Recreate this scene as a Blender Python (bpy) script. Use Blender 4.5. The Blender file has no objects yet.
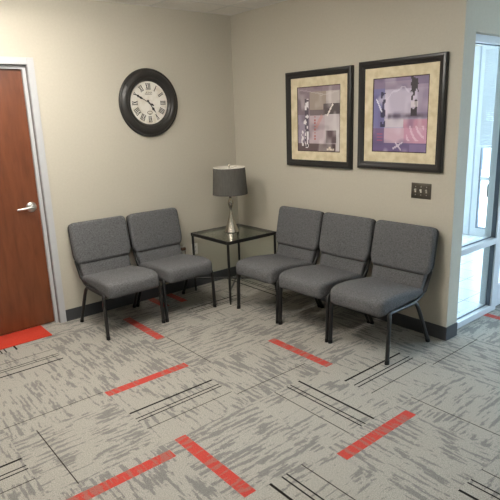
import bpy, bmesh, math, random
from mathutils import Vector, Matrix
random.seed(7)
scene = bpy.context.scene
C = scene.collection
PI = math.pi

def lin(c):
    return tuple(((v/255)/12.92 if v/255 <= .04045 else ((v/255+.055)/1.055)**2.4) for v in c)

# ------------------------------------------------------------------ camera, world, sun, exposure
cam_d = bpy.data.cameras.new('camera')
cam = bpy.data.objects.new('camera', cam_d); C.objects.link(cam)
yaw, pitch, roll = .6859, -.2497, -.0353
f = Vector((math.sin(yaw)*math.cos(pitch), math.cos(yaw)*math.cos(pitch), math.sin(pitch)))
r0 = Vector((math.cos(yaw), -math.sin(yaw), 0)); u0 = r0.cross(f)
r = r0*math.cos(roll)+u0*math.sin(roll); u = -r0*math.sin(roll)+u0*math.cos(roll)
M = Matrix((r, u, -f)).transposed().to_4x4(); M.translation = Vector((-3.4526, -4.3952, 1.6959))
cam.matrix_world = M
cam_d.sensor_fit = 'HORIZONTAL'; cam_d.sensor_width = 36; cam_d.lens = 526.71/500*36
cam_d.clip_start = .02
scene.camera = cam

scene.view_settings.view_transform = 'Standard'
scene.view_settings.look = 'None'
scene.view_settings.gamma = 1
scene.view_settings.use_curve_mapping = False
scene.view_settings.exposure = 0.12
scene.cycles.use_denoising = True
scene.cycles.max_bounces = 10
scene.cycles.transparent_max_bounces = 24

world = bpy.data.worlds.new('sky'); scene.world = world; world.use_nodes = True
bg = world.node_tree.nodes['Background']
bg.inputs['Color'].default_value = (.56, .78, 1.0, 1); bg.inputs['Strength'].default_value = 12.5

sun_d = bpy.data.lights.new('sun', 'SUN'); sun_d.energy = 14.0; sun_d.angle = .01; sun_d.color = (1, .97, .92)
sun = bpy.data.objects.new('sun', sun_d); C.objects.link(sun)
sun_dir = Vector((.35, .1, -.9))
sun.rotation_euler = sun_dir.to_track_quat('-Z', 'Y').to_euler()

LAMP_W = 6.0         # radiance of a lit lens
LAMP_COLOR = (1.0, .95, .865)
TROFFERS = [(-2.62, -.88, 0, 4.2, 'ceiling light nearest the wooden door'), (-2.15, -1.95, 0, 5.6, 'unseen ceiling light added over the middle of the carpet'),  # the second is a guess, added to bring up walls and floor
            (-.5, -6.0, 0, .8, 'unseen ceiling light added at the back of the room')]  # unseen behind the camera, added to lift the end of the right wall

# ------------------------------------------------------------------ helpers
def mesh_obj(name, bm, mats, parent=None, smooth=True, angle=40):
    me = bpy.data.meshes.new(name)
    bmesh.ops.recalc_face_normals(bm, faces=bm.faces)
    bm.to_mesh(me); bm.free()
    for m in (mats if isinstance(mats, (list, tuple)) else [mats]):
        me.materials.append(m)
    if smooth:
        for p in me.polygons: p.use_smooth = True
        try: me.set_sharp_from_angle(angle=math.radians(angle))
        except Exception: pass
    o = bpy.data.objects.new(name, me); C.objects.link(o)
    if parent is not None: o.parent = parent
    return o

def tag(o, label=None, cat=None, group=None, kind=None):
    if label: o['label'] = label
    if cat: o['category'] = cat
    if group: o['group'] = group
    if kind: o['kind'] = kind
    return o

def empty(name, loc, rz=0.0, label=None, cat=None, group=None, kind=None):
    o = bpy.data.objects.new(name, None); C.objects.link(o)
    o.location = loc; o.rotation_euler = (0, 0, rz); o.empty_display_size = .1
    return tag(o, label, cat, group, kind)

def struct(name, bm, mats, parent=None, label=None, smooth=False):
    o = mesh_obj(name, bm, mats, parent, smooth)
    if parent is None: o['kind'] = 'structure'
    if label: o['label'] = label
    return o

def box(bm, a, b, mi=0, bev=0.0, seg=2):
    x0, y0, z0 = [min(p, q) for p, q in zip(a, b)]
    x1, y1, z1 = [max(p, q) for p, q in zip(a, b)]
    vs = [bm.verts.new(v) for v in ((x0,y0,z0),(x1,y0,z0),(x1,y1,z0),(x0,y1,z0),(x0,y0,z1),(x1,y0,z1),(x1,y1,z1),(x0,y1,z1))]
    fs = [bm.faces.new([vs[i] for i in q]) for q in ((3,2,1,0),(4,5,6,7),(0,1,5,4),(1,2,6,5),(2,3,7,6),(3,0,4,7))]
    for fc in fs: fc.material_index = mi
    if bev:
        es = list({e for fc in fs for e in fc.edges})
        bmesh.ops.bevel(bm, geom=es, offset=bev, segments=seg, affect='EDGES', profile=.5, clamp_overlap=True)
    return bm

def boxes(*args, **k):
    bm = bmesh.new()
    for a, b in args: box(bm, a, b, **k)
    return bm

def tube(bm, pts, rad, n=12, cap=True, oval=1.0):
    pts = [Vector(p) for p in pts]
    rads = rad if isinstance(rad, (list, tuple)) else [rad]*len(pts)
    rings = []; nrm = None
    for i, p in enumerate(pts):
        if i == 0: t = pts[1]-p
        elif i == len(pts)-1: t = p-pts[-2]
        else: t = (p-pts[i-1]).normalized()+(pts[i+1]-p).normalized()
        t.normalize()
        if nrm is None:
            nrm = t.orthogonal().normalized()
        else:
            nrm = (nrm-t*nrm.dot(t)).normalized()
        b = t.cross(nrm)
        ring = []
        for k in range(n):
            o = (nrm*math.cos(2*PI*k/n)+b*math.sin(2*PI*k/n))*rads[i]
            ring.append(bm.verts.new(p+Vector((o.x, o.y*oval, o.z))))
        rings.append(ring)
    for a, b in zip(rings, rings[1:]):
        for k in range(n): bm.faces.new((a[k], a[(k+1) % n], b[(k+1) % n], b[k]))
    if cap:
        bm.faces.new(rings[0][::-1]); bm.faces.new(rings[-1])
    return bm

def smooth_path(pts, it=2):
    """round the interior corners (Chaikin), ends kept"""
    pts = [Vector(p) for p in pts]
    for _ in range(it):
        q = [pts[0]]
        for a, b in zip(pts, pts[1:]):
            q += [a*.75+b*.25, a*.25+b*.75]
        q.append(pts[-1]); pts = q
    return pts

def lathe(bm, prof, n=40, axis='z', origin=(0, 0, 0), close=True):
    o = Vector(origin); rings = []
    def P(rr, h, a):
        if axis == 'z': return o+Vector((rr*math.cos(a), rr*math.sin(a), h))
        if axis == 'y': return o+Vector((rr*math.cos(a), -h, rr*math.sin(a)))   # h towards the room from a y-wall
    for rr, h in prof:
        if rr < 1e-6: rings.append([bm.verts.new(P(0, h, 0))])
        else: rings.append([bm.verts.new(P(rr, h, 2*PI*k/n)) for k in range(n)])
    for a, b in zip(rings, rings[1:]):
        for k in range(n):
            q = (k+1) % n
            if len(a) == 1 and len(b) == 1: continue
            if len(a) == 1: bm.faces.new((a[0], b[q], b[k]))
            elif len(b) == 1: bm.faces.new((a[k], a[q], b[0]))
            else: bm.faces.new((a[k], a[q], b[q], b[k]))
    if close:
        for rg in (rings[0], rings[-1]):
            if len(rg) > 2: bm.faces.new(rg)
    return bm

def inset_poly(pts, d):
    n = len(pts); out = []
    for i in range(n):
        p0, p1, p2 = Vector(pts[i-1]), Vector(pts[i]), Vector(pts[(i+1) % n])
        e1 = (p1-p0).normalized(); e2 = (p2-p1).normalized()
        n1 = Vector((-e1.y, e1.x)); n2 = Vector((-e2.y, e2.x))
        m = (n1+n2); L = m.length
        m = m/L if L > 1e-6 else n1
        c = max(.5, m.dot(n1))
        out.append(p1+m*(d/c))
    return out

def round_poly(pts, rad, seg=5):
    """round the corners of a CCW 2D polygon; rad may be per-corner"""
    n = len(pts); out = []
    for i in range(n):
        p0, p1, p2 = Vector(pts[i-1]), Vector(pts[i]), Vector(pts[(i+1) % n])
        rr = rad[i] if isinstance(rad, (list, tuple)) else rad
        a = (p0-p1); b = (p2-p1)
        d = min(rr, a.length*.48, b.length*.48)
        A = p1+a.normalized()*d; B = p1+b.normalized()*d
        for k in range(seg+1):
            t = k/seg
            out.append(A*(1-t)**2+p1*2*t*(1-t)+B*t*t)
    return out

def pillow(bm, outline, depth, rr, place, steps=5, crown=0.0):
    """a soft slab: CCW outline extruded along its normal, edges rounded by rr, both faces domed by crown"""
    secs = []
    for k in range(steps+1):
        th = PI/2*(1-k/steps)
        secs.append((-depth/2+rr*(1-math.sin(th)), rr*(1-math.cos(th))))
    secs = [(-depth/2+rr-rr*math.cos(PI/2*k/steps), rr-rr*math.sin(PI/2*k/steps)) for k in range(steps+1)]
    secs = secs+[(-d, i) for d, i in secs[::-1]]
    rings = []
    for d, ins in secs:
        rings.append([bm.verts.new(place(q[0], q[1], d)) for q in inset_poly(outline, ins)])
    n = len(outline)
    for a, b in zip(rings, rings[1:]):
        for k in range(n): bm.faces.new((a[k], a[(k+1) % n], b[(k+1) % n], b[k]))
    # domed caps by shrinking rings towards the centre
    for rg, d, sg in ((rings[0], secs[0][0], -1), (rings[-1], secs[-1][0], 1)):
        base = inset_poly(outline, rr)
        cx = sum(q[0] for q in base)/n; cy = sum(q[1] for q in base)/n
        prev = rg
        for s in (.8, .55, .3):
            cur = [bm.verts.new(place(cx+(q[0]-cx)*s, cy+(q[1]-cy)*s, d+sg*crown*(1-s*s))) for q in base]
            for k in range(n): bm.faces.new((prev[k], prev[(k+1) % n], cur[(k+1) % n], cur[k]))
            prev = cur
        bm.faces.new(prev)
    return bm

# ------------------------------------------------------------------ materials
def mat(name, col, rough=.6, metal=0.0, spec=.5):
    m = bpy.data.materials.new(name); m.use_nodes = True
    b = m.node_tree.nodes['Principled BSDF']
    b.inputs['Base Color'].default_value = (*lin(col), 1)
    b.inputs['Roughness'].default_value = rough
    b.inputs['Metallic'].default_value = metal
    b.inputs['Specular IOR Level'].default_value = spec
    return m

def N(m, t, **k):
    n = m.node_tree.nodes.new(t)
    for a, v in k.items(): setattr(n, a, v)
    return n

def L(m, a, b): m.node_tree.links.new(a, b)

def noise_mix(m, c1, c2, scale=(1, 1, 1), nscale=20, detail=3, lo=.35, hi=.65, bump=0.0, coord='Object', bdist=.002):
    """base colour varies between c1 and c2 by a stretched noise; optional bump"""
    b = m.node_tree.nodes['Principled BSDF']
    tc = N(m, 'ShaderNodeTexCoord'); mp = N(m, 'ShaderNodeMapping'); mp.inputs['Scale'].default_value = scale
    L(m, tc.outputs[coord], mp.inputs['Vector'])
    nz = N(m, 'ShaderNodeTexNoise'); nz.inputs['Scale'].default_value = nscale; nz.inputs['Detail'].default_value = detail
    L(m, mp.outputs['Vector'], nz.inputs['Vector'])
    cr = N(m, 'ShaderNodeValToRGB'); cr.color_ramp.elements[0].position = lo; cr.color_ramp.elements[1].position = hi
    cr.color_ramp.elements[0].color = (*lin(c1), 1); cr.color_ramp.elements[1].color = (*lin(c2), 1)
    L(m, nz.outputs['Fac'], cr.inputs['Fac']); L(m, cr.outputs['Color'], b.inputs['Base Color'])
    if bump:
        bp = N(m, 'ShaderNodeBump'); bp.inputs['Strength'].default_value = bump; bp.inputs['Distance'].default_value = bdist
        L(m, nz.outputs['Fac'], bp.inputs['Height']); L(m, bp.outputs['Normal'], b.inputs['Normal'])
    return m

WALL = (188, 182, 168)
m_wall = noise_mix(mat('wall_paint', WALL, .75, spec=.3), (190, 184, 170), (193, 187, 173), nscale=60, bump=.05)
m_ceil = mat('ceiling_tile', (214, 211, 206), .9, spec=.1)
def ceil_nodes(m):
    b = m.node_tree.nodes['Principled BSDF']
    tc = N(m, 'ShaderNodeTexCoord')
    nz = N(m, 'ShaderNodeTexNoise'); nz.inputs['Scale'].default_value = 55; nz.inputs['Detail'].default_value = 4
    L(m, tc.outputs['Object'], nz.inputs['Vector'])
    cr = N(m, 'ShaderNodeValToRGB'); cr.color_ramp.elements[0].position = .3; cr.color_ramp.elements[1].position = .55
    cr.color_ramp.elements[0].color = (*lin((229, 226, 221)), 1); cr.color_ramp.elements[1].color = (*lin((236, 233, 228)), 1)
    L(m, nz.outputs['Fac'], cr.inputs['Fac']); L(m, cr.outputs['Color'], b.inputs['Base Color'])
ceil_nodes(m_ceil)
m_grid = mat('ceiling_grid', (222, 220, 216), .5)
m_base = mat('rubber_base', (62, 63, 66), .55)
m_frame = mat('painted_steel', (186, 187, 190), .45)
m_gasket = mat('door_gasket', (138, 135, 134), .8)

m_wood = mat('stained_wood', (122, 68, 40), .38)
def wood_nodes(m):
    b = m.node_tree.nodes['Principled BSDF']
    tc = N(m, 'ShaderNodeTexCoord'); mp = N(m, 'ShaderNodeMapping'); mp.inputs['Scale'].default_value = (5, 5, .8)
    L(m, tc.outputs['Object'], mp.inputs['Vector'])
    n1 = N(m, 'ShaderNodeTexNoise'); n1.inputs['Scale'].default_value = 5; n1.inputs['Detail'].default_value = 7; n1.inputs['Distortion'].default_value = .6
    L(m, mp.outputs['Vector'], n1.inputs['Vector'])
    mp2 = N(m, 'ShaderNodeMapping'); mp2.inputs['Scale'].default_value = (90, 90, 3)
    L(m, tc.outputs['Object'], mp2.inputs['Vector'])
    n2 = N(m, 'ShaderNodeTexNoise'); n2.inputs['Scale'].default_value = 4; n2.inputs['Detail'].default_value = 3
    L(m, mp2.outputs['Vector'], n2.inputs['Vector'])
    mx = N(m, 'ShaderNodeMath', operation='MULTIPLY_ADD'); mx.inputs[1].default_value = .16; L(m, n2.outputs['Fac'], mx.inputs[0]); L(m, n1.outputs['Fac'], mx.inputs[2])
    cr = N(m, 'ShaderNodeValToRGB')
    cr.color_ramp.elements[0].position = .36; cr.color_ramp.elements[1].position = .82
    cr.color_ramp.elements[0].color = (*lin((98, 51, 27)), 1); cr.color_ramp.elements[1].color = (*lin((120, 68, 40)), 1)
    L(m, mx.outputs[0], cr.inputs['Fac']); L(m, cr.outputs['Color'], b.inputs['Base Color'])
wood_nodes(m_wood)

m_chrome = mat('satin_chrome', (214, 212, 208), .32, 1.0)
m_nickel = mat('brushed_nickel', (196, 188, 176), .24, 1.0)
m_black = mat('black_metal', (30, 29, 29), .42)
m_rubber = mat('black_rubber', (20, 20, 20), .8)
m_tabmetal = mat('table_black_metal', (24, 23, 22), .4)

def fabric(name, c1, c2):
    m = mat(name, c1, .95, spec=.15)
    b = m.node_tree.nodes['Principled BSDF']
    tc = N(m, 'ShaderNodeTexCoord')
    outs = []
    for sc in ((260, 260, 60), (60, 260, 260), (260, 60, 260)):
        mp = N(m, 'ShaderNodeMapping'); mp.inputs['Scale'].default_value = sc
        L(m, tc.outputs['Object'], mp.inputs['Vector'])
        nz = N(m, 'ShaderNodeTexNoise'); nz.inputs['Scale'].default_value = 1.0; nz.inputs['Detail'].default_value = 2
        L(m, mp.outputs['Vector'], nz.inputs['Vector']); outs.append(nz.outputs['Fac'])
    a = N(m, 'ShaderNodeMath', operation='ADD'); L(m, outs[0], a.inputs[0]); L(m, outs[1], a.inputs[1])
    a2 = N(m, 'ShaderNodeMath', operation='ADD'); L(m, a.outputs[0], a2.inputs[0]); L(m, outs[2], a2.inputs[1])
    d = N(m, 'ShaderNodeMath', operation='DIVIDE'); d.inputs[1].default_value = 3; L(m, a2.outputs[0], d.inputs[0])
    cr = N(m, 'ShaderNodeValToRGB'); cr.color_ramp.elements[0].position = .36; cr.color_ramp.elements[1].position = .64
    cr.color_ramp.elements[0].color = (*lin(c1), 1); cr.color_ramp.elements[1].color = (*lin(c2), 1)
    L(m, d.outputs[0], cr.inputs['Fac']); L(m, cr.outputs['Color'], b.inputs['Base Color'])
    bp = N(m, 'ShaderNodeBump'); bp.inputs['Strength'].default_value = .25; bp.inputs['Distance'].default_value = .002
    L(m, d.outputs[0], bp.inputs['Height']); L(m, bp.outputs['Normal'], b.inputs['Normal'])
    return m
m_fabric = fabric('grey_tweed', (70, 70, 71), (117, 117, 119))
m_seam = mat('fabric_seam', (66, 65, 66), .95, spec=.1)

m_shade = noise_mix(mat('shade_linen', (88, 86, 82), .9, spec=.2), (84, 82, 78), (93, 91, 87), (1, 1, .1), 160, 2)
m_shade_in = mat('shade_lining', (232, 228, 218), .8)

def pane(name, tint=(1, 1, 1), rough=0.0, ior=1.45):
    m = bpy.data.materials.new(name); m.use_nodes = True
    nt = m.node_tree; nt.nodes.clear()
    out = nt.nodes.new('ShaderNodeOutputMaterial'); mix = nt.nodes.new('ShaderNodeMixShader')
    tr = nt.nodes.new('ShaderNodeBsdfTransparent'); gl = nt.nodes.new('ShaderNodeBsdfGlossy'); lw = nt.nodes.new('ShaderNodeLayerWeight')
    lw.inputs['Blend'].default_value = .5
    pw = nt.nodes.new('ShaderNodeMath'); pw.operation = 'POWER'; pw.inputs[1].default_value = 5
    fr = nt.nodes.new('ShaderNodeMath'); fr.operation = 'MULTIPLY_ADD'; f0 = ((ior-1)/(ior+1))**2
    fr.inputs[1].default_value = 1-f0; fr.inputs[2].default_value = f0
    nt.links.new(lw.outputs['Facing'], pw.inputs[0]); nt.links.new(pw.outputs[0], fr.inputs[0])
    tr.inputs['Color'].default_value = (*tint, 1); gl.inputs['Roughness'].default_value = rough
    nt.links.new(fr.outputs[0], mix.inputs[0]); nt.links.new(tr.outputs[0], mix.inputs[1]); nt.links.new(gl.outputs[0], mix.inputs[2])
    nt.links.new(mix.outputs[0], out.inputs['Surface'])
    return m
m_glass = pane('window_glass', (.95, .97, .97))
m_tglass = pane('table_glass', (.80, .84, .81), .01, 1.5)
m_clockglass = pane('clock_glass', (.98, .98, .98), .05, 1.2)
m_alum = mat('white_aluminium', (206, 210, 216), .4)
m_alum_d = mat('dark_gasket', (84, 92, 106), .6)
m_blind = mat('blind_slat', (206, 211, 216), .5)
m_blind.node_tree.nodes['Principled BSDF'].inputs['Transmission Weight'].default_value = 0

# carpet: tufted streaks run along U of each carpet tile, tiles are quarter-turned; UV 'dens' holds how dense a tile's streaks are
def carpet(name, base, streak, mott):
    m = mat(name, base, .95, spec=.1)
    b = m.node_tree.nodes['Principled BSDF']
    uv = N(m, 'ShaderNodeUVMap'); uv.uv_map = 'UVMap'
    dn = N(m, 'ShaderNodeUVMap'); dn.uv_map = 'dens'
    sx = N(m, 'ShaderNodeSeparateXYZ'); L(m, dn.outputs[0], sx.inputs[0])
    snap = N(m, 'ShaderNodeVectorMath', operation='SNAP'); snap.inputs[1].default_value = (.011, .0055, 1)     # stitch size
    L(m, uv.outputs[0], snap.inputs[0])
    def nz(scale, det, src):
        mp = N(m, 'ShaderNodeMapping'); mp.inputs['Scale'].default_value = scale; L(m, src, mp.inputs['Vector'])
        n = N(m, 'ShaderNodeTexNoise'); n.inputs['Scale'].default_value = 1; n.inputs['Detail'].default_value = det; L(m, mp.outputs[0], n.inputs['Vector'])
        return n.outputs['Fac']
    def madd(a, k, c):
        s = N(m, 'ShaderNodeMath', operation='MULTIPLY_ADD'); s.inputs[1].default_value = k; L(m, a, s.inputs[0]); L(m, c, s.inputs[2]); return s.outputs[0]
    n1 = nz((5.5, 40, 1), 2.0, snap.outputs[0])
    n2 = nz((5, 5, 1), 1.0, uv.outputs[0])
    n4 = nz((30, 60, 1), 1.0, snap.outputs[0])
    v = madd(n2, .40, n1); v = madd(n4, .30, v); v = madd(sx.outputs['X'], 1.0, v)
    cr = N(m, 'ShaderNodeValToRGB'); cr.color_ramp.elements[0].position = .875; cr.color_ramp.elements[1].position = .925
    cr.color_ramp.elements[0].color = (*lin(base), 1); cr.color_ramp.elements[1].color = (*lin(streak), 1)
    L(m, v, cr.inputs['Fac'])
    n3 = nz((150, 230, 1), 2, uv.outputs[0])
    cr3 = N(m, 'ShaderNodeValToRGB'); cr3.color_ramp.elements[0].position = .32; cr3.color_ramp.elements[1].position = .68
    cr3.color_ramp.elements[0].color = (1-mott, 1-mott, 1-mott, 1); cr3.color_ramp.elements[1].color = (1, 1, 1, 1)
    L(m, n3, cr3.inputs['Fac'])
    mx = N(m, 'ShaderNodeMix', data_type='RGBA', blend_type='MULTIPLY'); mx.inputs[0].default_value = 1
    L(m, cr.outputs['Color'], mx.inputs[6]); L(m, cr3.outputs['Color'], mx.inputs[7])
    L(m, mx.outputs[2], b.inputs['Base Color'])
    b.inputs['Sheen Weight'].default_value = .12; b.inputs['Sheen Roughness'].default_value = .4
    bp = N(m, 'ShaderNodeBump'); bp.inputs['Strength'].default_value = .3; bp.inputs['Distance'].default_value = .002
    L(m, n3, bp.inputs['Height']); L(m, bp.outputs['Normal'], b.inputs['Normal'])
    return m
m_carpet = carpet('carpet_tile', (178, 173, 164), (141, 138, 134), .46)
m_cred = carpet('carpet_red', (200, 76, 66), (176, 106, 95), .38)
m_cblack = mat('carpet_black', (30, 26, 24), .95, spec=.1)
m_cthin = mat('carpet_dark_line', (58, 52, 47), .95, spec=.1)
m_mat = noise_mix(mat('red_mat', (205, 66, 46), .95, spec=.1), (184, 58, 44), (198, 70, 52), (1, 1, 1), 220, 2, bump=.3)

# ------------------------------------------------------------------ room shell
H = 2.657
YE = -2.471            # end of the right wall
WT = .146              # its thickness
XW, YW = -5.4, -7.2    # far walls behind the camera
XO = 3.36              # outer (east) wall plane
DX0, DX1, DZ = -2.95, -2.018, 2.136    # door opening in the left wall

# floor: carpet tiles with quarter-turned pattern
T = .6135; GX, GY = -2.262, .303    # tile (0,0) spans GX..GX+T, GY-T..GY
known = {(0,3):('bars','x','hi'), (0,2):('strip','x','lo'), (0,4):('strip','y','lo'), (-1,4):('strip','x','hi'), (-1,3):('line','y','lo'),
 (-2,3):('bars','x','hi'), (2,3):('strip','y','lo'), (1,4):('bars','y','hi'), (2,4):('bars','x','hi'), (3,4):('line','x','lo'), (1,5):('strip','x','hi'),
 (2,5):('line','y','lo'), (0,5):('bars','y','lo'), (1,6):('bars','y','lo'), (-1,1):('bars','x','lo'), (1,1):('strip','y','lo'), (-1,2):('line','x','lo'),
 (1,2):('line','y','lo'), (1,3):('line','x','lo'), (1,0):('strip','y','hi'), (2,0):('strip','y','lo'), (-1,0):('bars','y','hi'), (2,1):('bars','x','hi'),
 (3,1):('bars','y','lo'), (4,4):('strip','y','hi'), (0,1):('none','x','lo'), (2,2):('none','y','lo'), (0,0):('none','y','lo'), (3,3):('none','x','lo'),
 (3,5):('none','x','lo'), (2,6):('none','y','lo'), (3,2):('none','y','lo'), (-2,4):('none','y','lo'), (-1,5):('none','y','lo'), (0,6):('none','x','lo'),
 (4,5):('none','y','lo'), (-2,2):('none','y','lo'), (3,6):('none','y','lo')}
bm = bmesh.new(); uvl = bm.loops.layers.uv.new('UVMap'); dnl = bm.loops.layers.uv.new('dens')
def quad(x0, x1, y0, y1, z, mi, d, off, dens=0.0):
    vs = [bm.verts.new(p) for p in ((x0,y0,z),(x1,y0,z),(x1,y1,z),(x0,y1,z))]
    fc = bm.faces.new(vs); fc.material_index = mi
    for lp in fc.loops:
        lp[dnl].uv = (dens, 0)
        x, y = lp.vert.co.x, lp.vert.co.y
        # streaks run across the bars
        lp[uvl].uv = ((y+off[0], x+off[1]) if d == 'x' else (x+off[0], y+off[1]))
for i in range(-6, 10):
    for j in range(-1, 13):
        x0 = GX+i*T; x1 = x0+T; y1 = GY-j*T; y0 = y1-T
        cx0, cx1, cy0, cy1 = max(x0, XW), min(x1, XO), max(y0, YW), min(y1, .16)
        if cx0 >= cx1 or cy0 >= cy1: continue
        if cx0 >= 0 and cy0 > YE+.12: continue          # the vestibule has its own floor
        kd, d, side = known.get((i, j)) or (random.choice(['none','none','bars','strip','line']), random.choice('xy'), random.choice(['lo','hi']))
        off = (random.uniform(0, 50), random.uniform(0, 50))
        quad(cx0, cx1, cy0, cy1, 0, 0, d, off, {'bars': -.045, 'none': .03, 'strip': .02, 'line': .012}[kd]+random.uniform(-.02, .02))
        if kd == 'none': continue
        items = {'bars': [(.212,.015,2),(.288,.009,2),(.320,.009,2),(.424,.006,3)], 'strip': [(.099,.070,1)], 'line': [(.142,.006,3)]}[kd]
        for o_, w_, mi in items:
            if side == 'lo': c = (y0 if d == 'x' else x0)+o_
            else: c = (y1 if d == 'x' else x1)-o_
            if d == 'x':
                if c > 0: continue
                quad(cx0+.004, cx1-.004, c-w_/2, c+w_/2, .0008, mi, d, off)
            else:
                quad(c-w_/2, c+w_/2, cy0+.004, min(cy1, 0)-.004, .0008, mi, d, off)
me_floor = mesh_obj('floor', bm, [m_carpet, m_cred, m_cblack, m_cthin], smooth=False)
tag(me_floor, kind='structure')

bm = bmesh.new()
box(bm, (XW, YW, H), (XO+.15, .2, H+.1))
struct('ceiling', bm, m_ceil)
bm = bmesh.new()                      # lay-in ceiling grid, 24 mm T-bars every 0.61 m
gx = -.29
k = -9
while True:
    x = gx+.6096*k; k += 1
    if x > XO: break
    if x < XW: continue
    box(bm, (x-.012, YW, H-.003), (x+.012, 0 if x < 0 else YE, H))
for k in range(0, 13):
    y = -.36-.6096*k
    if y < YW: break
    box(bm, (XW, y-.012, H-.0032), (0 if y > YE else XO, y+.012, H))
box(bm, (XW, -.02, H-.0034), (0, 0, H)); box(bm, (-.02, YE, H-.0034), (0, 0, H))
struct('trim_1', bm, m_grid)

# left wall (y = 0) with the door opening
struct('wall_left', boxes(((XW, 0, 0), (DX0-.03, .15, H)), ((DX1+.03, 0, 0), (WT, .15, H)), ((DX0-.03, 0, DZ+.03), (DX1+.03, .15, H))), m_wall)
# room behind the wooden door is closed off
struct('wall_closet', boxes(((DX0-.03, .15, 0), (DX1+.03, .17, DZ+.03))), m_wall)
# right wall: its end turns the corner and carries the glazing
struct('wall_right', boxes(((0, YE, 0), (WT, 0, H))), m_wall)
struct('wall_window', boxes(((WT, YE, 2.19), (XO, YE+.146, H))), m_wall)
struct('wall_back', boxes(((XW, YW-.15, 0), (XO, YW, H))), m_wall)
struct('wall_side', boxes(((XW-.15, YW, 0), (XW, .15, H))), m_wall)

def base_run(name, a, b):
    bm = bmesh.new(); box(bm, a, b, bev=.002); return struct(name, bm, m_base)
bm = bmesh.new()
box(bm, (-1.966, -.008, 0), (0, 0, .105)); struct('baseboard_left', bm, m_base)
bm = bmesh.new(); box(bm, (XW, -.008, 0), (DX0-.052, 0, .105)); struct('baseboard_far', bm, m_base)
bm = bmesh.new()
box(bm, (-.008, YE-.008, 0), (0, -.008, .105)); struct('baseboard_right', bm, m_base)
bm = bmesh.new()
box(bm, (0, YE-.008, 0), (WT, YE, .105)); struct('baseboard_end', bm, m_base)

# door frame (hollow metal) and door leaf
bm = bmesh.new()
fy = -.012
for (xa, xb) in ((DX1, DX1+.052), (DX0-.052, DX0)):
    box(bm, (xa, fy, 0), (xb, .0, DZ+.052), bev=.002)
box(bm, (DX0, fy, DZ), (DX1, 0, DZ+.052), bev=.002)
# jambs with a stepped stop
box(bm, (DX1, -.004, 0), (DX1+.03, .15, DZ+.03)); box(bm, (DX0-.03, -.004, 0), (DX0, .15, DZ+.03)); box(bm, (DX0, -.004, DZ), (DX1, .15, DZ+.03))
box(bm, (DX1-.030, .032, 0), (DX1, .060, DZ)); box(bm, (DX0, .032, 0), (DX0+.030, .060, DZ)); box(bm, (DX0+.030, .032, DZ-.030), (DX1-.030, .060, DZ))
o = struct('trim_2', bm, m_frame, label='pale grey metal door frame')
g = mesh_obj('gasket', boxes(((DX1-.004, .004, 0), (DX1, .032, DZ)), ((DX0, .004, 0), (DX0+.004, .032, DZ)), ((DX0+.004, .004, DZ-.004), (DX1-.004, .032, DZ))), m_gasket, o, smooth=False)

door = struct('door_1', boxes(((DX0+.006, .062, .008), (DX1-.006, .107, DZ-.006)), bev=.001), m_wood, label='reddish brown wooden door')
hx, hz, hy = -2.109, 1.030, .062
bm = bmesh.new()
lathe(bm, [(0, .016), (.020, .016), (.030, .013), (.040, .006), (.042, 0)], 32, 'y', (hx, hy, hz))
lathe(bm, [(0, .052), (.011, .052), (.0125, .048), (.0125, .012)], 20, 'y', (hx, hy, hz))
hd = mesh_obj('door_handle', bm, m_chrome, door)
hd['label'] = 'satin chrome round rose'
bm = bmesh.new()
pts = smooth_path([(hx+.004, hy-.045, hz), (hx-.03, hy-.052, hz+.001), (hx-.075, hy-.050, hz-.004), (hx-.125, hy-.040, hz-.006)], 2)
nn = len(pts)
tube(bm, pts, [.0125-.005*i/(nn-1) for i in range(nn)], 14)
mesh_obj('lever', bm, m_chrome, hd)

# ------------------------------------------------------------------ glazing beside the right wall (faces the camera)
YG0, YG1 = -2.42, -2.315
def rails(name, specs, parent, m=m_alum, bev=.002):
    bm = bmesh.new()
    for a, b in specs: box(bm, a, b, bev=bev)
    return mesh_obj(name, bm, m, parent, smooth=False)
w1 = tag(empty('window_1', (0, 0, 0)), 'white framed glass sidelight beside the right wall', kind='structure')
XA, XB, XM = WT, .80, .885
rails('window_frame', [((XA, YG0, 0), (XA+.05, YG1, 2.19)), ((XB, YG0, 0), (XM, YG1, 2.19)), ((XA+.05, YG0, 2.14), (XB, YG1, 2.19)),
      ((XA+.05, YG0, 0), (XB, YG1, .05)), ((XA+.05, YG0, .598), (XB, YG1, .648))], w1)
mesh_obj('gasket', boxes(((XB-.004, YG0+.012, .05), (XB, YG0+.048, .598)), ((XB-.004, YG0+.012, .648), (XB, YG0+.048, 2.14)),
      ((XA+.05, YG0+.04, .05), (XB-.004, YG0+.05, .056)), ((XA+.05, YG0+.04, .648), (XB-.004, YG0+.05, .654)), ((XA+.05, YG0+.04, 2.134), (XB-.004, YG0+.05, 2.14))), m_alum_d, w1, smooth=False)
for z0, z1 in ((.05, .598), (.648, 2.14)):
    mesh_obj('pane', boxes(((XA+.05, -2.37, z0), (XB, -2.364, z1))), m_glass, w1, smooth=False)
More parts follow.
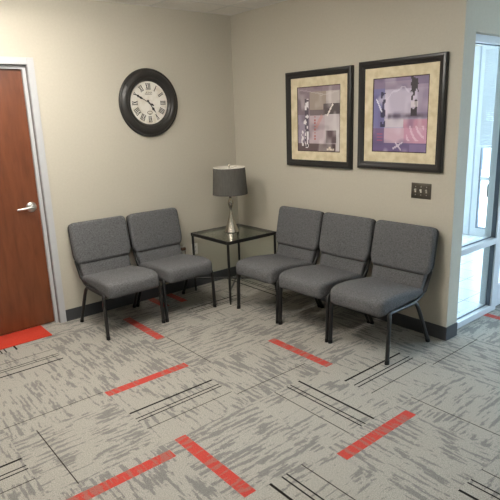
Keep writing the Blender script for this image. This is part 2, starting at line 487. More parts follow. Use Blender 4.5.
# glazed inner door to the right of the mullion, then a second sidelight
d2 = tag(empty('door_2', (0, 0, 0)), 'white framed glass door at the right edge', kind='structure')
XD0, XD1 = XM+.004, 1.82
rails('door_frame', [((XD0, YG0+.02, .01), (XD0+.06, YG1-.03, 2.135)), ((XD1-.06, YG0+.02, .01), (XD1, YG1-.03, 2.135)), ((XD0+.06, YG0+.02, 2.06), (XD1-.06, YG1-.03, 2.135)),
      ((XD0+.06, YG0+.02, .01), (XD1-.06, YG1-.03, .21))], d2)
mesh_obj('pane', boxes(((XD0+.06, -2.37, .21), (XD1-.06, -2.364, 2.06))), m_glass, d2, smooth=False)
bm = bmesh.new(); tube(bm, [(XD1-.10, YG0-.03, .85), (XD1-.10, YG0-.03, 1.2)], .013); tube(bm, [(XD1-.10, YG0-.03, .9), (XD1-.04, YG0+.02, .9)], .008); tube(bm, [(XD1-.10, YG0-.03, 1.15), (XD1-.04, YG0+.02, 1.15)], .008)
mesh_obj('door_handle', bm, m_chrome, d2)
w2 = tag(empty('window_2', (0, 0, 0)), 'white framed glass beyond the glass door', kind='structure')
rails('window_frame', [((XD1+.004, YG0, 0), (XD1+.08, YG1, 2.19)), ((XO-.08, YG0, 0), (XO, YG1, 2.19)), ((XD1+.08, YG0, 0), (XO-.08, YG1, .05)), ((XD1+.08, YG0, .598), (XO-.08, YG1, .648)),
      ((XM, YG0, 2.14), (XD1+.004, YG1, 2.19)), ((XD1+.08, YG0, 2.14), (XO-.08, YG1, 2.19))], w2)
mesh_obj('pane', boxes(((XD1+.08, -2.37, .05), (XO-.08, -2.364, 2.14))), m_glass, w2, smooth=False)

# vestibule: tiled floor, outer storefront with a blind
m_vtile = mat('vestibule_tile', (206, 208, 206), .25)
def vt(m):
    b = m.node_tree.nodes['Principled BSDF']
    tc = N(m, 'ShaderNodeTexCoord'); mp = N(m, 'ShaderNodeMapping'); mp.inputs['Location'].default_value = (-.0, .02, 0)
    L(m, tc.outputs['Object'], mp.inputs['Vector'])
    br = N(m, 'ShaderNodeTexBrick'); br.offset = 0; br.inputs['Scale'].default_value = 1; br.inputs['Brick Width'].default_value = .3; br.inputs['Row Height'].default_value = .3
    br.inputs['Mortar Size'].default_value = .004; br.inputs['Color1'].default_value = (*lin((206, 208, 206)), 1); br.inputs['Color2'].default_value = (*lin((200, 203, 202)), 1)
    br.inputs['Mortar'].default_value = (*lin((120, 124, 124)), 1)
    L(m, mp.outputs[0], br.inputs['Vector']); L(m, br.outputs['Color'], b.inputs['Base Color'])
vt(m_vtile)
struct('floor_vestibule', boxes(((WT, YG1-.06, -.05), (XO+.1, .7, .002))), m_vtile)
struct('wall_vestibule', boxes(((WT, .6, 0), (XO+.1, .7, H))), m_wall)
struct('wall_outer', boxes(((XO, YW, 0), (XO+.1, -6.2, H)), ((XO, -4.4, 0), (XO+.1, -3.5, H)), ((XO, -6.2, 2.45), (XO+.1, -4.4, H)), ((XO, -3.5, 2.45), (XO+.1, -2.5, H)), ((XO, -2.5, 0), (XO+.1, -2.32, H)), ((XO, -2.32, 2.45), (XO+.1, .7, H))), m_wall)
w3 = tag(empty('window_3', (0, 0, 0)), 'outer glazing of the vestibule behind the sidelight', kind='structure')
rails('window_frame', [((XO, -.83, 0), (XO+.1, -.715, 2.45)), ((XO+.01, -.92, 0), (XO+.08, -.845, 2.45)), ((XO+.01, -1.9, .0), (XO+.08, -1.80, 2.45)), ((XO, -2.32, 0), (XO+.1, -2.26, 2.45)),
      ((XO+.01, -1.8, 0), (XO+.08, -.92, .11)), ((XO+.02, -1.8, .755), (XO+.07, -.92, .805)), ((XO+.01, -1.8, 2.40), (XO+.08, -.92, 2.45)),
      ((XO, -2.26, 0), (XO+.1, -1.9, .06)), ((XO, -2.26, 2.40), (XO+.1, -1.9, 2.45)), ((XO, -.715, 0), (XO+.1, .55, .06)), ((XO, -.715, 2.40), (XO+.1, .55, 2.45)), ((XO, .55, 0), (XO+.1, .7, 2.45))], w3)
mesh_obj('gasket', boxes(((XO+.012, -.933, .11), (XO+.06, -.92, 2.40)),  ((XO+.012, -1.8, .11), (XO+.06, -.933, .122))), m_alum_d, w3, smooth=False)
for y0, y1, z0, z1 in ((-1.8, -.92, .11, .755), (-1.8, -.92, .805, 2.40), (-.715, .55, .06, 2.40), (-2.26, -1.9, .06, 2.40)):
    mesh_obj('pane', boxes(((XO+.04, y0, z0), (XO+.046, y1, z1))), m_glass, w3, smooth=False)
mesh_obj('door_pull', boxes(((XO-.03, -1.09, .55), (XO-.005, -1.06, .72)), ((XO-.03, -1.085, .57), (XO+.03, -1.065, .59)), bev=.003), m_black, w3)
w4 = tag(empty('added_window_1', (0, 0, 0)), 'unseen room window added beyond the right edge for daylight', kind='structure')  # unseen, added to spill daylight onto the carpet at the right
rails('window_frame', [((XO, -3.5, 0), (XO+.1, -3.45, 2.45)), ((XO, -2.55, 0), (XO+.1, -2.5, 2.45)), ((XO, -3.45, 0), (XO+.1, -2.55, .06)), ((XO, -3.45, 2.40), (XO+.1, -2.55, 2.45))], w4)
mesh_obj('pane', boxes(((XO+.04, -3.45, .06), (XO+.046, -2.55, 2.40))), m_glass, w4, smooth=False)
w5 = tag(empty('added_window_2', (0, 0, 0)), 'second unseen room window added beyond the right edge for daylight', kind='structure')  # also unseen, added for cool daylight on the wall end and floor
rails('window_frame', [((XO, -6.2, 0), (XO+.1, -6.15, 2.45)), ((XO, -4.45, 0), (XO+.1, -4.4, 2.45)), ((XO, -6.15, 0), (XO+.1, -4.45, .06)), ((XO, -6.15, 2.40), (XO+.1, -4.45, 2.45))], w5)
mesh_obj('pane', boxes(((XO+.04, -6.15, .06), (XO+.046, -4.45, 2.40))), m_glass, w5, smooth=False)
bl = empty('window_blind', (XO-.03, -1.37, 0), 0, 'white horizontal slat blind half lowered over the outer vestibule glass', 'blind')
mesh_obj('headrail', boxes(((-.022, -.46, 2.395), (.022, .46, 2.44)), bev=.003), m_blind, bl)
bm = bmesh.new()
nsl = 46
for k in range(nsl):
    z = 1.235+k*(2.385-1.235)/(nsl-1)
    vs = [bm.verts.new(p) for p in ((.007, -.455, z-.0125), (.0, -.455, z+.001), (-.007, -.455, z+.0125), (-.007, .455, z+.0125), (.0, .455, z+.001), (.007, .455, z-.0125))]
    bm.faces.new((vs[0], vs[1], vs[4], vs[5])); bm.faces.new((vs[1], vs[2], vs[3], vs[4]))
o = mesh_obj('slats', bm, m_blind, bl)
md = o.modifiers.new('thick', 'SOLIDIFY'); md.thickness = .0012
mesh_obj('bottom_rail', boxes(((-.014, -.457, 1.19), (.014, .457, 1.218)), bev=.003), m_blind, bl)
for yy in (-.3, .0, .3):
    bm = bmesh.new(); tube(bm, [(-.016, yy, 1.2), (-.016, yy, 2.40)], .0022, 6); mesh_obj('ladder_cord', bm, m_blind, bl)

# outside: pale concrete apron, kerb and asphalt lot
m_conc = noise_mix(mat('concrete', (205, 203, 198), .9), (198, 196, 190), (212, 210, 205), nscale=3)
m_asph = noise_mix(mat('asphalt', (96, 98, 102), .9), (88, 90, 95), (104, 106, 110), nscale=30)
struct('ground_apron', boxes(((XO+.1, -14, -.15), (11, 14, -.01)), ((WT, .7, -.15), (XO+.1, 14, -.01))), m_conc)
struct('ground_lot', boxes(((11.2, -40, -.25), (70, 40, -.15))), m_asph)
struct('ground_kerb', boxes(((11, -40, -.25), (11.2, 40, -.01))), m_conc)

# ------------------------------------------------------------------ door mat
o = mesh_obj('doormat', boxes(((-3.0, -.225, .0012), (-2.170, .060, .007)), bev=.002), m_mat)
tag(o, 'plain bright red mat lying on the carpet at the foot of the wooden door', 'mat')

# ------------------------------------------------------------------ chairs
PITCH = .5435
def make_chair(label, group):
    t = empty('lobby_chair', (0, 0, 0), 0, label, 'chair', group)
    # seat cushion: side profile in (y, z) lofted across x
    prof = [(-.20,.372),(-.40,.362),(-.60,.346),(-.672,.338),(-.694,.350),(-.702,.385),(-.700,.430),(-.684,.455),(-.63,.468),(-.54,.471),(-.44,.464),(-.32,.450),(-.21,.436),(-.170,.424),(-.164,.39)]
    prof = smooth_path([Vector((a, b, 0)) for a, b in prof+[prof[0]]], 1)
    ol = [Vector((q.x, q.y)) for q in prof[:-1]]
    # orient CCW
    ar = sum(ol[i-1].x*ol[i].y-ol[i].x*ol[i-1].y for i in range(len(ol)))
    if ar < 0: ol = ol[::-1]
    bm = bmesh.new()
    pillow(bm, ol, .474, .030, lambda a, b, d: Vector((d, a, b)), 5, .0)
    for v in bm.verts:                      # front corners rounded in plan
        if v.co.y < -.60:
            q = min(1, (-.60-v.co.y)/.104)
            v.co.x *= 1-.17*(1-math.sqrt(1-.98*q*q))
    mesh_obj('seat', bm, m_fabric, t, angle=60)
    # backrest, reclined plane: s up the back, n out of its face
    o0 = Vector((0, -.170, .538)); ds = Vector((0, .066, .337)).normalized(); dn = Vector((0, -.337, .066)).normalized()
    def P(n0):
        return lambda a, b, d: o0+Vector((a, 0, 0))+ds*b+dn*(n0+d)
    up = round_poly([(-.234, -.010), (.234, -.010), (.261, .048), (.257, .344), (-.257, .344), (-.261, .048)], [.02, .02, .04, .05, .05, .04], 5)
    bm = bmesh.new(); pillow(bm, up, .066, .026, P(-.030), 5, .006)
    bk = mesh_obj('backrest', bm, m_fabric, t, angle=60)
    lo = round_poly([(-.220, -.150), (.220, -.150), (.230, .012), (-.230, .012)], [.01, .01, .01, .01], 3)
    bm = bmesh.new()
    ld = Vector((0, .040, .128)).normalized(); lnn = Vector((0, -.128, .040)).normalized(); lo0 = Vector((0, -.166, .546))
    pillow(bm, lo, .050, .016, lambda a, b, d: lo0+Vector((a, 0, 0))+ld*b+lnn*(d-.034), 4, .003)
    mesh_obj('lumbar_pad', bm, m_fabric, t, angle=60)
    # dark seam between the two pads
    bm = bmesh.new(); tube(bm, [Vector((-.214, 0, 0))+o0+ds*-.008+dn*-.004, Vector((.214, 0, 0))+o0+ds*-.008+dn*-.004], .004, 8)
    mesh_obj('seam', bm, m_seam, t)
    # black back frame: two tube uprights and two shell plates behind the pads
    for q in (-1, 1):
        bm = bmesh.new()
        pts = smooth_path([(q*.232, -.34, .360), (q*.232, -.235, .362), (q*.232, -.132, .43), (q*.230, -.088, .62), (q*.226, -.055, .80)], 2)
        tube(bm, pts, .0105, 10)
        mesh_obj('back_upright', bm, m_black, t)
    bm = bmesh.new()
    pillow(bm, [Vector(v) for v in inset_poly(up, .004)], .022, .008, P(-.070), 3, 0); mesh_obj('back_shell', bm, m_black, t)
    bm = bmesh.new()
    pillow(bm, round_poly([(-.236, -.145), (.236, -.145), (.252, .03), (-.252, .03)], .02, 4), .016, .005, lambda a, b, d: lo0+Vector((a, 0, 0))+ld*b+lnn*(d-.064), 3, 0); mesh_obj('lumbar_shell', bm, m_black, t)
    # seat pan
    bm = bmesh.new(); box(bm, (-.229, -.62, .340), (.229, -.24, .356), bev=.004); mesh_obj('seat_pan', bm, m_black, t)
    R_ = .0132
    for s in (-1, 1):
        x = s*.2530; xi = s*.2415
        fr = smooth_path([(x, -.642, .018), (x, -.636, .20), (x, -.630, .325), (xi, -.618, .364), (xi, -.560, .3600)], 2)
        bm = bmesh.new(); tube(bm, fr, R_, 14, oval=1.35); lg = mesh_obj('leg', bm, m_black, t)
        bm = bmesh.new(); tube(bm, [(x, -.643, 0), (x, -.642, .028)], .0144, 14, oval=1.35); mesh_obj('rubber_foot', bm, m_rubber, lg)
        bm = bmesh.new(); tube(bm, [(xi, -.560, .3600), (xi, -.34, .3585)], R_, 12); mesh_obj('side_rail', bm, m_black, t)
        rr_ = smooth_path([(xi, -.34, .3585), (xi, -.300, .356), (x, -.280, .330), (x, -.205, .185), (x, -.119, .018)], 2)
        bm = bmesh.new(); tube(bm, rr_, R_, 14, oval=1.35); lg = mesh_obj('leg', bm, m_black, t)
        bm = bmesh.new(); tube(bm, [(x, -.112, 0), (x, -.124, .028)], .0144, 14, oval=1.35); mesh_obj('rubber_foot', bm, m_rubber, lg)
    return t

def copy_tree(o, parent=None):
    c = o.copy(); C.objects.link(c)
    if parent is not None: c.parent = parent
    for ch in list(o.children): copy_tree(ch, c)
    return c

def place(o, x, y, rz, label=None, group=None):
    o.location = (x, y, 0); o.rotation_euler = (0, 0, rz)
    if label: o['label'] = label
    if group: o['group'] = group
    return o

G1, G2 = 'pair of joined chairs under the clock', 'row of three joined chairs under the pictures'
c0 = make_chair('grey upholstered chair next to the wooden door, left of the pair under the clock', G1)
place(c0, -1.616, .006, 0)
c1 = place(copy_tree(c0), -1.616+PITCH, .006, 0, 'grey upholstered chair under the clock, the one of the pair beside the glass table', G1)
ang = -PI/2+math.radians(-1.3)*-1
row = [(-1.086, 'grey upholstered chair nearest the glass table in the row of three under the pictures'),
       (-1.086-PITCH, 'middle grey upholstered chair in the row of three under the pictures'),
       (-1.086-2*PITCH, 'grey upholstered chair at the window end of the row, below the light switch')]
ra = math.radians(1.7)
for k, (yy, lb) in enumerate(row):
    s = k*PITCH
    place(copy_tree(c0), -.036+s*math.sin(ra), -1.058-s*.990*math.cos(ra), -PI/2+ra, lb, G2)

# ------------------------------------------------------------------ glass corner table
tb = empty('side_table', (-.390, -.405, 0), 0, 'square glass-topped black metal side table in the corner under the lamp', 'table')
hw, TZ = .300, .600
bm = bmesh.new()
b_ = .020
for s in (-1, 1):
    box(bm, (-hw, s*hw-s*b_, TZ-.030), (hw, s*hw, TZ), bev=.003)
    box(bm, (s*hw-s*b_, -hw+b_, TZ-.030), (s*hw, hw-b_, TZ), bev=.003)
mesh_obj('table_frame', bm, m_tabmetal, tb)
mesh_obj('glass_top', boxes(((-hw+b_, -hw+b_, TZ-.009), (hw-b_, hw-b_, TZ-.0005))), m_tglass, tb, smooth=False)
for sx in (-1, 1):
    for sy in (-1, 1):
        bm = bmesh.new()
        a = hw-.014
        tube(bm, [(sx*a, sy*a, .0), (sx*a, sy*a, .06), (sx*a, sy*a, TZ-.028)], [.0075, .0115, .0125], 12)
        mesh_obj('leg', bm, m_tabmetal, tb)
for s in (-1, 1):
    bm = bmesh.new(); a = hw-.014; zc = .118 if s > 0 else .132
    tube(bm, smooth_path([(-a, -s*a, .135), (-a*.5, -s*a*.5, zc), (0, 0, zc), (a*.5, s*a*.5, zc), (a, s*a, .135)], 2), .0085, 10)
    mesh_obj('stretcher', bm, m_tabmetal, tb)

# ------------------------------------------------------------------ table lamp
lz = TZ
lp = empty('table_lamp', (-.392, -.385, lz), 0, 'brushed nickel hourglass lamp with dark grey drum shade on the glass table', 'lamp')
bm = bmesh.new()
prof = [(0, 0), (.071, 0), (.073, .004), (.071, .010), (.063, .030), (.054, .056), (.045, .082), (.036, .110), (.028, .140), (.021, .170), (.0160, .195), (.0135, .215), (.0140, .230), (.0180, .246), (.0235, .262), (.0270, .278), (.0270, .292), (.0235, .308), (.017, .322), (.0125, .332), (.0120, .338), (0, .338)]
lathe(bm, prof, 40, 'z', close=False); mesh_obj('lamp_base', bm, m_nickel, lp, angle=60)
bm = bmesh.new(); lathe(bm, [(0, .337), (.012, .337), (.0135, .345), (.0135, .352), (.017, .356), (.017, .392), (.012, .40), (0, .40)], 24, close=False); mesh_obj('socket', bm, m_black, lp)
bm = bmesh.new(); lathe(bm, [(0, .40), (.013, .402), (.018, .425), (.029, .455), (.031, .475), (.024, .500), (0, .510)], 24, close=False); mesh_obj('bulb', bm, mat('frosted_bulb', (230, 228, 220), .4), lp)
S0, S1 = .372, .628
bm = bmesh.new()
lathe(bm, [(.168, S0), (.152, S1), (.1500, S1), (.166, S0), (.168, S0)], 64, close=False)
sh = mesh_obj('lamp_shade', bm, m_shade, lp, angle=50)
bm = bmesh.new(); lathe(bm, [(.1655, S0+.002), (.1495, S1-.001), (.1485, S1-.001), (.1645, S0+.002), (.1655, S0+.002)], 64, close=False)
mesh_obj('shade_lining', bm, m_shade_in, sh, angle=50)
bm = bmesh.new(); lathe(bm, [(.1535, S1-.003), (.1535, S1+.002), (.1475, S1+.002), (.1475, S1-.003), (.1535, S1-.003)], 64, close=False)
tr = mesh_obj('shade_trim', bm, m_shade_in, sh, angle=50); tr['label'] = 'pale upper rim'
bm = bmesh.new()
for k in range(3):
    a = 2*PI*k/3+.4
    tube(bm, [(0, 0, S1-.012), (.151*math.cos(a), .151*math.sin(a), S1-.004)], .002, 8)
for s in (-1, 1):
    tube(bm, smooth_path([(0, s*.012, .36), (0, s*.055, .42), (0, s*.058, .52), (0, s*.03, S1-.03), (0, 0, S1-.012)], 2), .002, 8)
mesh_obj('harp', bm, m_nickel, lp)
bm = bmesh.new(); lathe(bm, [(0, S1-.014), (.006, S1-.014), (.006, S1+.006), (.010, S1+.010), (.0115, S1+.018), (.009, S1+.027), (.004, S1+.034), (0, S1+.036)], 18, close=False); mesh_obj('finial', bm, m_nickel, lp)

# ------------------------------------------------------------------ wall clock
ck = empty('wall_clock', (-.982, 0, 1.838), 0, 'round black-rimmed wall clock with roman numerals showing ten to five', 'clock')
m_ckrim = mat('clock_black', (46, 44, 42), .38)
bm = bmesh.new()
lathe(bm, [(.272, 0), (.296, .002), (.300, .012), (.297, .022), (.287, .028), (.280, .026), (.276, .030), (.268, .038), (.252, .045), (.236, .047), (.226, .042), (.220, .036), (.214, .038), (.206, .036), (.198, .028), (.192, .018), (.188, .012), (.186, .006), (.186, 0)], 72, 'y', close=False)
mesh_obj('clock_frame', bm, m_ckrim, ck, angle=60)
m_face = noise_mix(mat('clock_paper', (226, 222, 212), .7), (212, 204, 188), (232, 228, 220), (1, 1, 1), 14, 4, .3, .55)
bm = bmesh.new(); lathe(bm, [(0, .010), (.190, .010), (.190, .002), (0, .002)], 64, 'y', close=False); fc = mesh_obj('clock_face', bm, m_face, ck)
m_ink = mat('clock_ink', (40, 37, 35), .7)
def stroke(bm, p, q, w, y0=-.0102, y1=-.0112):
    """flat bar from p to q in the clock plane (x, z)"""
    p = Vector(p); q = Vector(q); d = (q-p).normalized(); n = Vector((-d.y, d.x))*w/2
    cs = [p-n, q-n, q+n, p+n]
    va = [bm.verts.new((c.x, y0, c.y)) for c in cs]; vb = [bm.verts.new((c.x, y1, c.y)) for c in cs]
    bm.faces.new(va); bm.faces.new(vb[::-1])
    for k in range(4): bm.faces.new((va[k], va[(k+1) % 4], vb[(k+1) % 4], vb[k]))
ROM = ['XII', 'I', 'II', 'III', 'IIII', 'V', 'VI', 'VII', 'VIII', 'IX', 'X', 'XI']
for h in range(12):
    a = PI/2-h*PI/6
    up = Vector((math.cos(a), math.sin(a))); rt = Vector((up.y, -up.x))
    s = ROM[h]; wd = {'I': .0125, 'V': .024, 'X': .026}
    tot = sum(wd[c] for c in s); cur = -tot/2; bm = bmesh.new(); r0_, r1_ = .118, .168
    for c in s:
        m_ = cur+wd[c]/2; cur += wd[c]
        Q = lambda lx, rr: up*rr+rt*lx
        if c == 'I': stroke(bm, Q(m_, r0_), Q(m_, r1_), .0068)
        elif c == 'V': stroke(bm, Q(m_, r0_), Q(m_-.009, r1_), .0068); stroke(bm, Q(m_, r0_), Q(m_+.009, r1_), .004)
        else: stroke(bm, Q(m_-.009, r1_), Q(m_+.009, r0_), .0068); stroke(bm, Q(m_+.009, r1_), Q(m_-.009, r0_), .004)
    for rr in (r0_, r1_): stroke(bm, up*rr-rt*(tot/2), up*rr+rt*(tot/2), .0028)
    mesh_obj('numeral', bm, m_ink, fc, smooth=False)
# faint small marks on the face: curls under XII, an ornament above VI
m_faint = mat('clock_faint_ink', (140, 132, 120), .8)
bm = bmesh.new()
for x, z, dx, dz in ((-.03, .078, .012, .018), (-.018, .096, .006, -.02), (-.004, .08, .008, .014), (.008, .094, .008, -.012), (.022, .08, .004, .018), (.03, .096, .006, -.012), (-.034, .074, .07, 0)):
    stroke(bm, (x, z), (x+dx, z+dz), .004)
mesh_obj('face_marking', bm, m_faint, fc, smooth=False)
bm = bmesh.new()
for k in range(8):
    a = 2*PI*k/8; b2 = 2*PI*(k+1)/8
    stroke(bm, (.026*math.cos(a), -.085+.014*math.sin(a)), (.026*math.cos(b2), -.085+.014*math.sin(b2)), .006)
stroke(bm, (-.012, -.098), (.012, -.098), .012)
o = mesh_obj('face_marking', bm, m_faint, fc, smooth=False)
def hand(name, deg, ln, w, tail, y0, y1):
    a = math.radians(90-deg); d = Vector((math.cos(a), math.sin(a))); n = Vector((-d.y, d.x))
    bm = bmesh.new()
    pr = [(-tail, w*.5), (-tail*.55, w*.9), (-tail*.3, w*.3), (ln*.42, w*.3), (ln*.58, w), (ln*.72, w*.5), (ln, w*.08)]
    cs = [d*s+n*v for s, v in pr]+[d*s-n*v for s, v in pr[::-1]]
    va = [bm.verts.new((c.x, y0, c.y)) for c in cs]; vb = [bm.verts.new((c.x, y1, c.y)) for c in cs]
    k = len(pr)
    for i in range(k-1):
        j0, j1 = 2*k-1-i, 2*k-2-i
        bm.faces.new((va[i], va[i+1], va[j1], va[j0])); bm.faces.new((vb[i], vb[j0], vb[j1], vb[i+1]))
    for i in range(2*k): bm.faces.new((va[i], va[(i+1) % (2*k)], vb[(i+1) % (2*k)], vb[i]))
    return mesh_obj(name, bm, m_ink, ck, smooth=False)
hand('hour_hand', 145, .108, .013, .03, -.013, -.0145)
hand('minute_hand', 299, .165, .010, .05, -.0155, -.017)
bm = bmesh.new(); lathe(bm, [(0, .0195), (.006, .0195), (.007, .018), (.007, .0105)], 18, 'y', close=False); mesh_obj('hub', bm, m_ink, ck)

# ------------------------------------------------------------------ framed pictures
m_pframe = mat('picture_frame_black', (34, 32, 32), .35)
m_pmat = noise_mix(mat('picture_mat', (216, 206, 176), .85), (208, 193, 158), (226, 213, 184), (1, 1, 1), 16, 5, .35, .6)
m_pliner = mat('picture_liner', (58, 32, 30), .6)
m_art = bpy.data.materials.new('art_print'); m_art.use_nodes = True
vc = m_art.node_tree.nodes.new('ShaderNodeVertexColor'); vc.layer_name = 'Col'
m_art.node_tree.links.new(vc.outputs['Color'], m_art.node_tree.nodes['Principled BSDF'].inputs['Base Color'])
m_art.node_tree.nodes['Principled BSDF'].inputs['Roughness'].default_value = .45

def hsh(i, j, s=0):
    v = math.sin(i*127.1+j*311.7+s*74.7)*43758.5453
    return v-math.floor(v)
def vn(x, y, s=0):
    i, j = math.floor(x), math.floor(y); a, b = x-i, y-j
    a = a*a*(3-2*a); b = b*b*(3-2*b)
    return (hsh(i,j,s)*(1-a)+hsh(i+1,j,s)*a)*(1-b)+(hsh(i,j+1,s)*(1-a)+hsh(i+1,j+1,s)*a)*b
def segd(x, y, p, q):
    px, py = p; qx, qy = q; dx, dy = qx-px, qy-py
    t = max(0, min(1, ((x-px)*dx+(y-py)*dy)/(dx*dx+dy*dy)))
    return math.hypot(x-px-t*dx, y-py-t*dy)

def blend(c, d, t): return tuple(a+(b-a)*t for a, b in zip(c, d))
def art1(x, y):       # x 0..1 left-right, y 0..1 top-bottom
    c = (176, 162, 166)
    for (x0, y0, x1, y1, col, e) in ((0, 0, 1, .08, (150,132,142), 1), (0, .06, .3, .42, (140,124,134), 1), (.3, .08, .68, .37, (166,152,142), 1), (.68, .08, 1, .28, (196,186,184), 1),
        (.62, .26, 1, .42, (92,82,84), 1), (.3, .36, .66, .44, (112,98,102), .8), (0, .42, .28, .88, (158,146,164), 1), (.3, .44, .66, .88, (196,178,186), 1), (.66, .42, 1, .68, (202,192,196), 1),
        (.68, .68, .92, .87, (98,82,88), 1), (.92, .66, 1, .98, (206,198,200), 1), (0, .88, .9, 1, (96,78,80), .9), (.55, .9, .9, 1, (72,54,54), .9)):
        if x0 <= x < x1 and y0 <= y < y1: c = blend(c, col, e)
    c = blend(c, (84, 74, 84), .55*max(0, vn(x*7, y*8, 1)-.55)*2)
    c = blend(c, (232, 226, 226), .6*max(0, vn(x*9, y*7, 2)-.62)*2.4)
    if .17 < x < .27 and .17 < y < .95:      # ink column with white blotches
        c = blend(c, (74, 66, 80), .75)
        if vn(x*30, y*24, 3) > .55: c = (232, 228, 232)
    if .08 < x < .2 and .5 < y < .92 and vn(x*26, y*20, 4) > .62: c = blend(c, (238, 234, 236), .9)
    if segd(x, y, (.84, .28), (.72, .44)) < .014: c = (236, 230, 224)
    if segd(x, y, (.05, .03), (.62, .12)) < .008 or segd(x, y, (.55, .14), (.95, .09)) < .008: c = blend(c, (226, 220, 220), .35)
    if abs(x-.42) < .014 and .42 < y < .84 and int(y*40) % 2 == 0: c = (176, 84, 78)
    if segd(x, y, (.46, .62), (.58, .46)) < .03: c = blend(c, (206, 138, 130), .45)
    if .62 < x < .88 and .93 < y < .985 and vn(x*38, y*30, 5) > .5: c = (220, 208, 196)
    return c
def art2(x, y):
    c = (188, 178, 200)
    for (x0, y0, x1, y1, col, e) in ((0, 0, 1, .15, (138,122,150), 1), (.22, .05, .72, .15, (158,142,164), .8), (0, .13, .22, .68, (124,122,170), 1), (.22, .16, .98, .5, (194,184,204), 1), (.82, .1, 1, .52, (176,156,180), .8),
        (.58, .56, 1, .68, (192,142,164), 1), (.22, .55, .58, .66, (206,198,208), 1), (.22, .68, .6, .88, (206,176,194), 1), (.6, .68, 1, .88, (202,152,178), 1), (0, .68, .22, .9, (122,100,138), 1),
        (0, .88, 1, 1, (112,96,138), 1), (.7, .9, 1, 1, (132,116,156), 1)):
        if x0 <= x < x1 and y0 <= y < y1: c = blend(c, col, e)
    c = blend(c, (92, 82, 118), .5*max(0, vn(x*7, y*8, 11)-.55)*2)
    c = blend(c, (232, 224, 236), .6*max(0, vn(x*8, y*7, 12)-.6)*2.4)
    if y > .42 and y < .56 and x > .28:
        c = blend(c, (76, 66, 82), .75*max(0, 1-abs(y-.515)/.05)*(.4+.9*vn(x*22, y*16, 13)))
    if abs(x-.755) < .05+.02*vn(y*20, 3, 7) and y < .52 and vn(x*24, y*18, 14) > .46: c = (62, 54, 62)
    if .70 < x < .83 and .32 < y < .40: c = blend(c, (225, 216, 220), .7)
    if .14 < x < .24 and .18 < y < .66 and vn(x*26, y*20, 15) > .56: c = blend(c, (50, 46, 72), .85)
    if segd(x, y, (.06, .28), (.16, .44)) < .012: c = (222, 220, 236)
    if abs(y-(.24+.10*math.sin(x*7+1)+.02*math.sin(x*31))) < .010 and .26 < x < .66: c = blend(c, (236, 230, 242), .45)
    if .64 < x < .95 and .64 < y < .86 and math.sin(math.hypot(x-1.05, (y-.6)*1.1)*58) > .55: c = blend(c, (232, 212, 226), .6)
    if segd(x, y, (.4, .96), (.56, .88)) < .012 or segd(x, y, (.44, .88), (.54, .97)) < .010: c = blend(c, (226, 216, 228), .8)
    if .08 < x < .19 and .74 < y < .9 and int(y*64) % 3 == 0: c = (172, 92, 126)
    return c

def picture(y_left, z0, z1, w, art, label):
    """hangs on the wall x = 0; left edge as seen from the room is y_left, the picture runs towards -y"""
    h = z1-z0
    t = empty('framed_picture', (0, y_left-w/2, z0), -PI/2, label, 'picture', 'abstract prints over the row of chairs')
    fw = .056; bm = bmesh.new()
    prof = [(0, .002), (0, .026), (.006, .034), (.018, .038), (.032, .034), (.040, .026), (.048, .024), (fw, .018), (fw, .002)]   # (inward, out of wall)
    loops = []
    for ins, out in prof:
        loops.append([bm.verts.new(p) for p in ((-w/2+ins, -out, ins), (w/2-ins, -out, ins), (w/2-ins, -out, h-ins), (-w/2+ins, -out, h-ins))])
    for a, b in zip(loops, loops[1:]+loops[:1]):
        for k in range(4): bm.faces.new((a[k], a[(k+1) % 4], b[(k+1) % 4], b[k]))
    mesh_obj('picture_frame', bm, m_pframe, t, angle=30)
    i0, i1 = fw-.004, fw+.076
    bm = bmesh.new()
    for (a, b) in (((-w/2+i0, -.014, i0), (-w/2+i1, -.006, h-i0)), ((w/2-i1, -.014, i0), (w/2-i0, -.006, h-i0)), ((-w/2+i1, -.014, i0), (w/2-i1, -.006, i1)), ((-w/2+i1, -.014, h-i1), (w/2-i1, -.006, h-i0))):
        box(bm, a, b)
    mesh_obj('mat_board', bm, m_pmat, t, smooth=False)
    e = .006; bm = bmesh.new()
    for (a, b) in (((-w/2+i1, -.0125, i1), (-w/2+i1+e, -.004, h-i1)), ((w/2-i1-e, -.0125, i1), (w/2-i1, -.004, h-i1)), ((-w/2+i1+e, -.0125, i1), (w/2-i1-e, -.004, i1+e)), ((-w/2+i1+e, -.0125, h-i1-e), (w/2-i1-e, -.004, h-i1))):
        box(bm, a, b)
    mesh_obj('mat_liner', bm, m_pliner, t, smooth=False)
    nx, nz = 64, 68; x0, x1, zz0, zz1 = -w/2+i1+e, w/2-i1-e, i1+e, h-i1-e
    bm = bmesh.new(); cl = bm.loops.layers.float_color.new('Col')
    g = [[bm.verts.new((x0+(x1-x0)*i/nx, -.010, zz0+(zz1-zz0)*j/nz)) for i in range(nx+1)] for j in range(nz+1)]
    bk = [bm.verts.new(p) for p in ((x0, -.004, zz0), (x1, -.004, zz0), (x1, -.004, zz1), (x0, -.004, zz1))]
    for j in range(nz):
        for i in range(nx):
            q = bm.faces.new((g[j][i], g[j][i+1], g[j+1][i+1], g[j+1][i]))
            col = lin(art((i+.5)/nx, 1-(j+.5)/nz))
            for lpp in q.loops: lpp[cl] = (*col, 1)
    q = bm.faces.new(bk)
    mesh_obj('print', bm, m_art, t, smooth=False)
    return t
picture(-.797, 1.238, 2.053, .762, art1, 'black-framed abstract print in grey and mauve blocks, nearer the corner and lamp')
picture(-1.624, 1.256, 2.067, .748, art2, 'black-framed abstract print in blue, purple and pink, above the light switch')

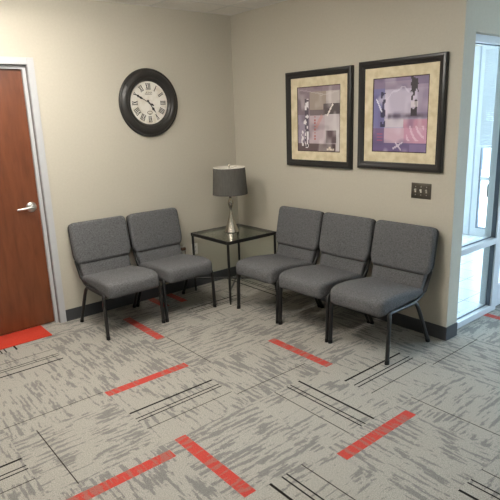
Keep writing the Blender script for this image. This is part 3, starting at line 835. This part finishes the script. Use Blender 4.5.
# ------------------------------------------------------------------ light switch, outlets
m_plate = mat('switch_plate_dark', (92, 88, 80), .35, .7)
m_ivory = mat('switch_toggle', (212, 206, 194), .4)
sw = empty('light_switch', (0, -2.206, 1.112), -PI/2, 'dark metal three-toggle light switch plate below the right picture', 'light switch')
bm = bmesh.new(); box(bm, (-.083, -.006, -.058), (.083, 0, .058), bev=.003); mesh_obj('switch_plate', bm, m_plate, sw)
for k in (-1, 0, 1):
    bm = bmesh.new()
    box(bm, (k*.046-.0055, -.009, -.013), (k*.046+.0055, -.005, .013), bev=.001)
    v0 = len(bm.verts)
    bm.verts.ensure_lookup_table()
    vs = [bm.verts.new(p) for p in ((k*.046-.0045, -.008, -.003), (k*.046+.0045, -.008, -.003), (k*.046+.0045, -.008, .009), (k*.046-.0045, -.008, .009),
          (k*.046-.0035, -.021, .006), (k*.046+.0035, -.021, .006), (k*.046+.0035, -.018, .013), (k*.046-.0035, -.018, .013))]
    for q in ((0,1,5,4), (1,2,6,5), (2,3,7,6), (3,0,4,7), (4,5,6,7)): bm.faces.new([vs[i] for i in q])
    mesh_obj('toggle', bm, m_ivory, sw)
    bm = bmesh.new()
    bm.free()
    for zz in (-.030, .030):
        bm = bmesh.new(); lathe(bm, [(0, .0075), (.003, .007), (.0035, .0055)], 12, 'y', (k*.046, 0, zz), close=False)
        mesh_obj('screw', bm, m_chrome, sw)

m_white = mat('outlet_white', (238, 236, 230), .4)
m_slot = mat('outlet_slot', (40, 38, 36), .6)
def outlet(x, z, label):
    t = empty('wall_outlet', (x, 0, z), 0, label, 'outlet')
    bm = bmesh.new(); box(bm, (-.036, -.006, -.058), (.036, 0, .058), bev=.003); mesh_obj('outlet_plate', bm, m_white, t)
    for zz in (-.020, .020):
        bm = bmesh.new(); box(bm, (-.017, -.0085, zz-.014), (.017, -.005, zz+.014), bev=.003); rc = mesh_obj('receptacle', bm, m_white, t)
        mesh_obj('slot', boxes(((-.008, -.0092, zz-.004), (-.005, -.0083, zz+.007)), ((.005, -.0092, zz-.004), (.008, -.0083, zz+.007)), ((-.002, -.0092, zz-.011), (.002, -.0083, zz-.007))), m_slot, rc, smooth=False)
    return t
outlet(-.585, .398, 'white wall outlet behind the left leg of the glass table')
outlet(-.745, .398, 'white wall outlet mostly hidden behind the chair beside the glass table')
pg = empty('power_plug', (-.735, -.0085, .430), 0, 'small brown plug in the outlet behind the chair beside the glass table', 'plug')
bm = bmesh.new(); box(bm, (-.022, -.034, -.014), (.022, 0, .014), bev=.005); mesh_obj('plug_body', bm, mat('plug_brown', (92, 66, 50), .5), pg)
bm = bmesh.new(); tube(bm, smooth_path([(0, -.034, -.002), (0, -.05, -.01), (-.005, -.05, -.06), (-.02, -.02, -.16), (-.02, .0, -.25)], 2), .003, 8); mesh_obj('cord', bm, mat('cord_brown', (74, 56, 44), .5), pg)

# ------------------------------------------------------------------ surface-mounted ceiling lights with a prismatic wrap lens
def lens_mat(k):
    m = bpy.data.materials.new('lit_lens'); m.use_nodes = True
    b = m.node_tree.nodes['Principled BSDF']; b.inputs['Base Color'].default_value = (.8, .8, .78, 1)
    b.inputs['Emission Color'].default_value = (*LAMP_COLOR, 1); b.inputs['Emission Strength'].default_value = LAMP_W*k
    return m
for k, (x, y, z, s, lb) in enumerate(TROFFERS):
    t = empty('ceiling_light', (x, y, H-z), PI/2, lb, 'ceiling light', 'surface-mounted ceiling lights')
    bm = bmesh.new(); box(bm, (-.17, -.62, -.018), (.17, .62, 0), bev=.004); mesh_obj('light_body', bm, m_grid, t, smooth=False)
    if z > .01:
        for yy in (-.4, .4):
            bm = bmesh.new(); tube(bm, [(0, yy, 0), (0, yy, z)], .006, 8); mesh_obj('hanger_rod', bm, m_grid, t)
    bm = bmesh.new()
    sec = [(-.15, -.018), (-.155, -.05), (-.12, -.095), (.12, -.095), (.155, -.05), (.15, -.018)]
    va = [bm.verts.new((a, -.60, b)) for a, b in sec]; vb = [bm.verts.new((a, .60, b)) for a, b in sec]
    bm.faces.new(va); bm.faces.new(vb[::-1])
    for q in range(len(sec)): bm.faces.new((va[q], va[(q+1) % 6], vb[(q+1) % 6], vb[q]))
    mesh_obj('lens', bm, lens_mat(s), t, smooth=False)
# daylight portals in the outer openings, the two added room windows included
for y0, y1 in ((-2.3, .6), (-3.5, -2.5), (-6.2, -4.4)):
    pd = bpy.data.lights.new('window_portal', 'AREA'); pd.shape = 'RECTANGLE'; pd.size = 2.3; pd.size_y = y1-y0; pd.cycles.is_portal = True
    po = bpy.data.objects.new('window_portal', pd); C.objects.link(po); po.location = (XO+.13, (y0+y1)/2, 1.25); po.rotation_euler = (0, PI/2, 0)
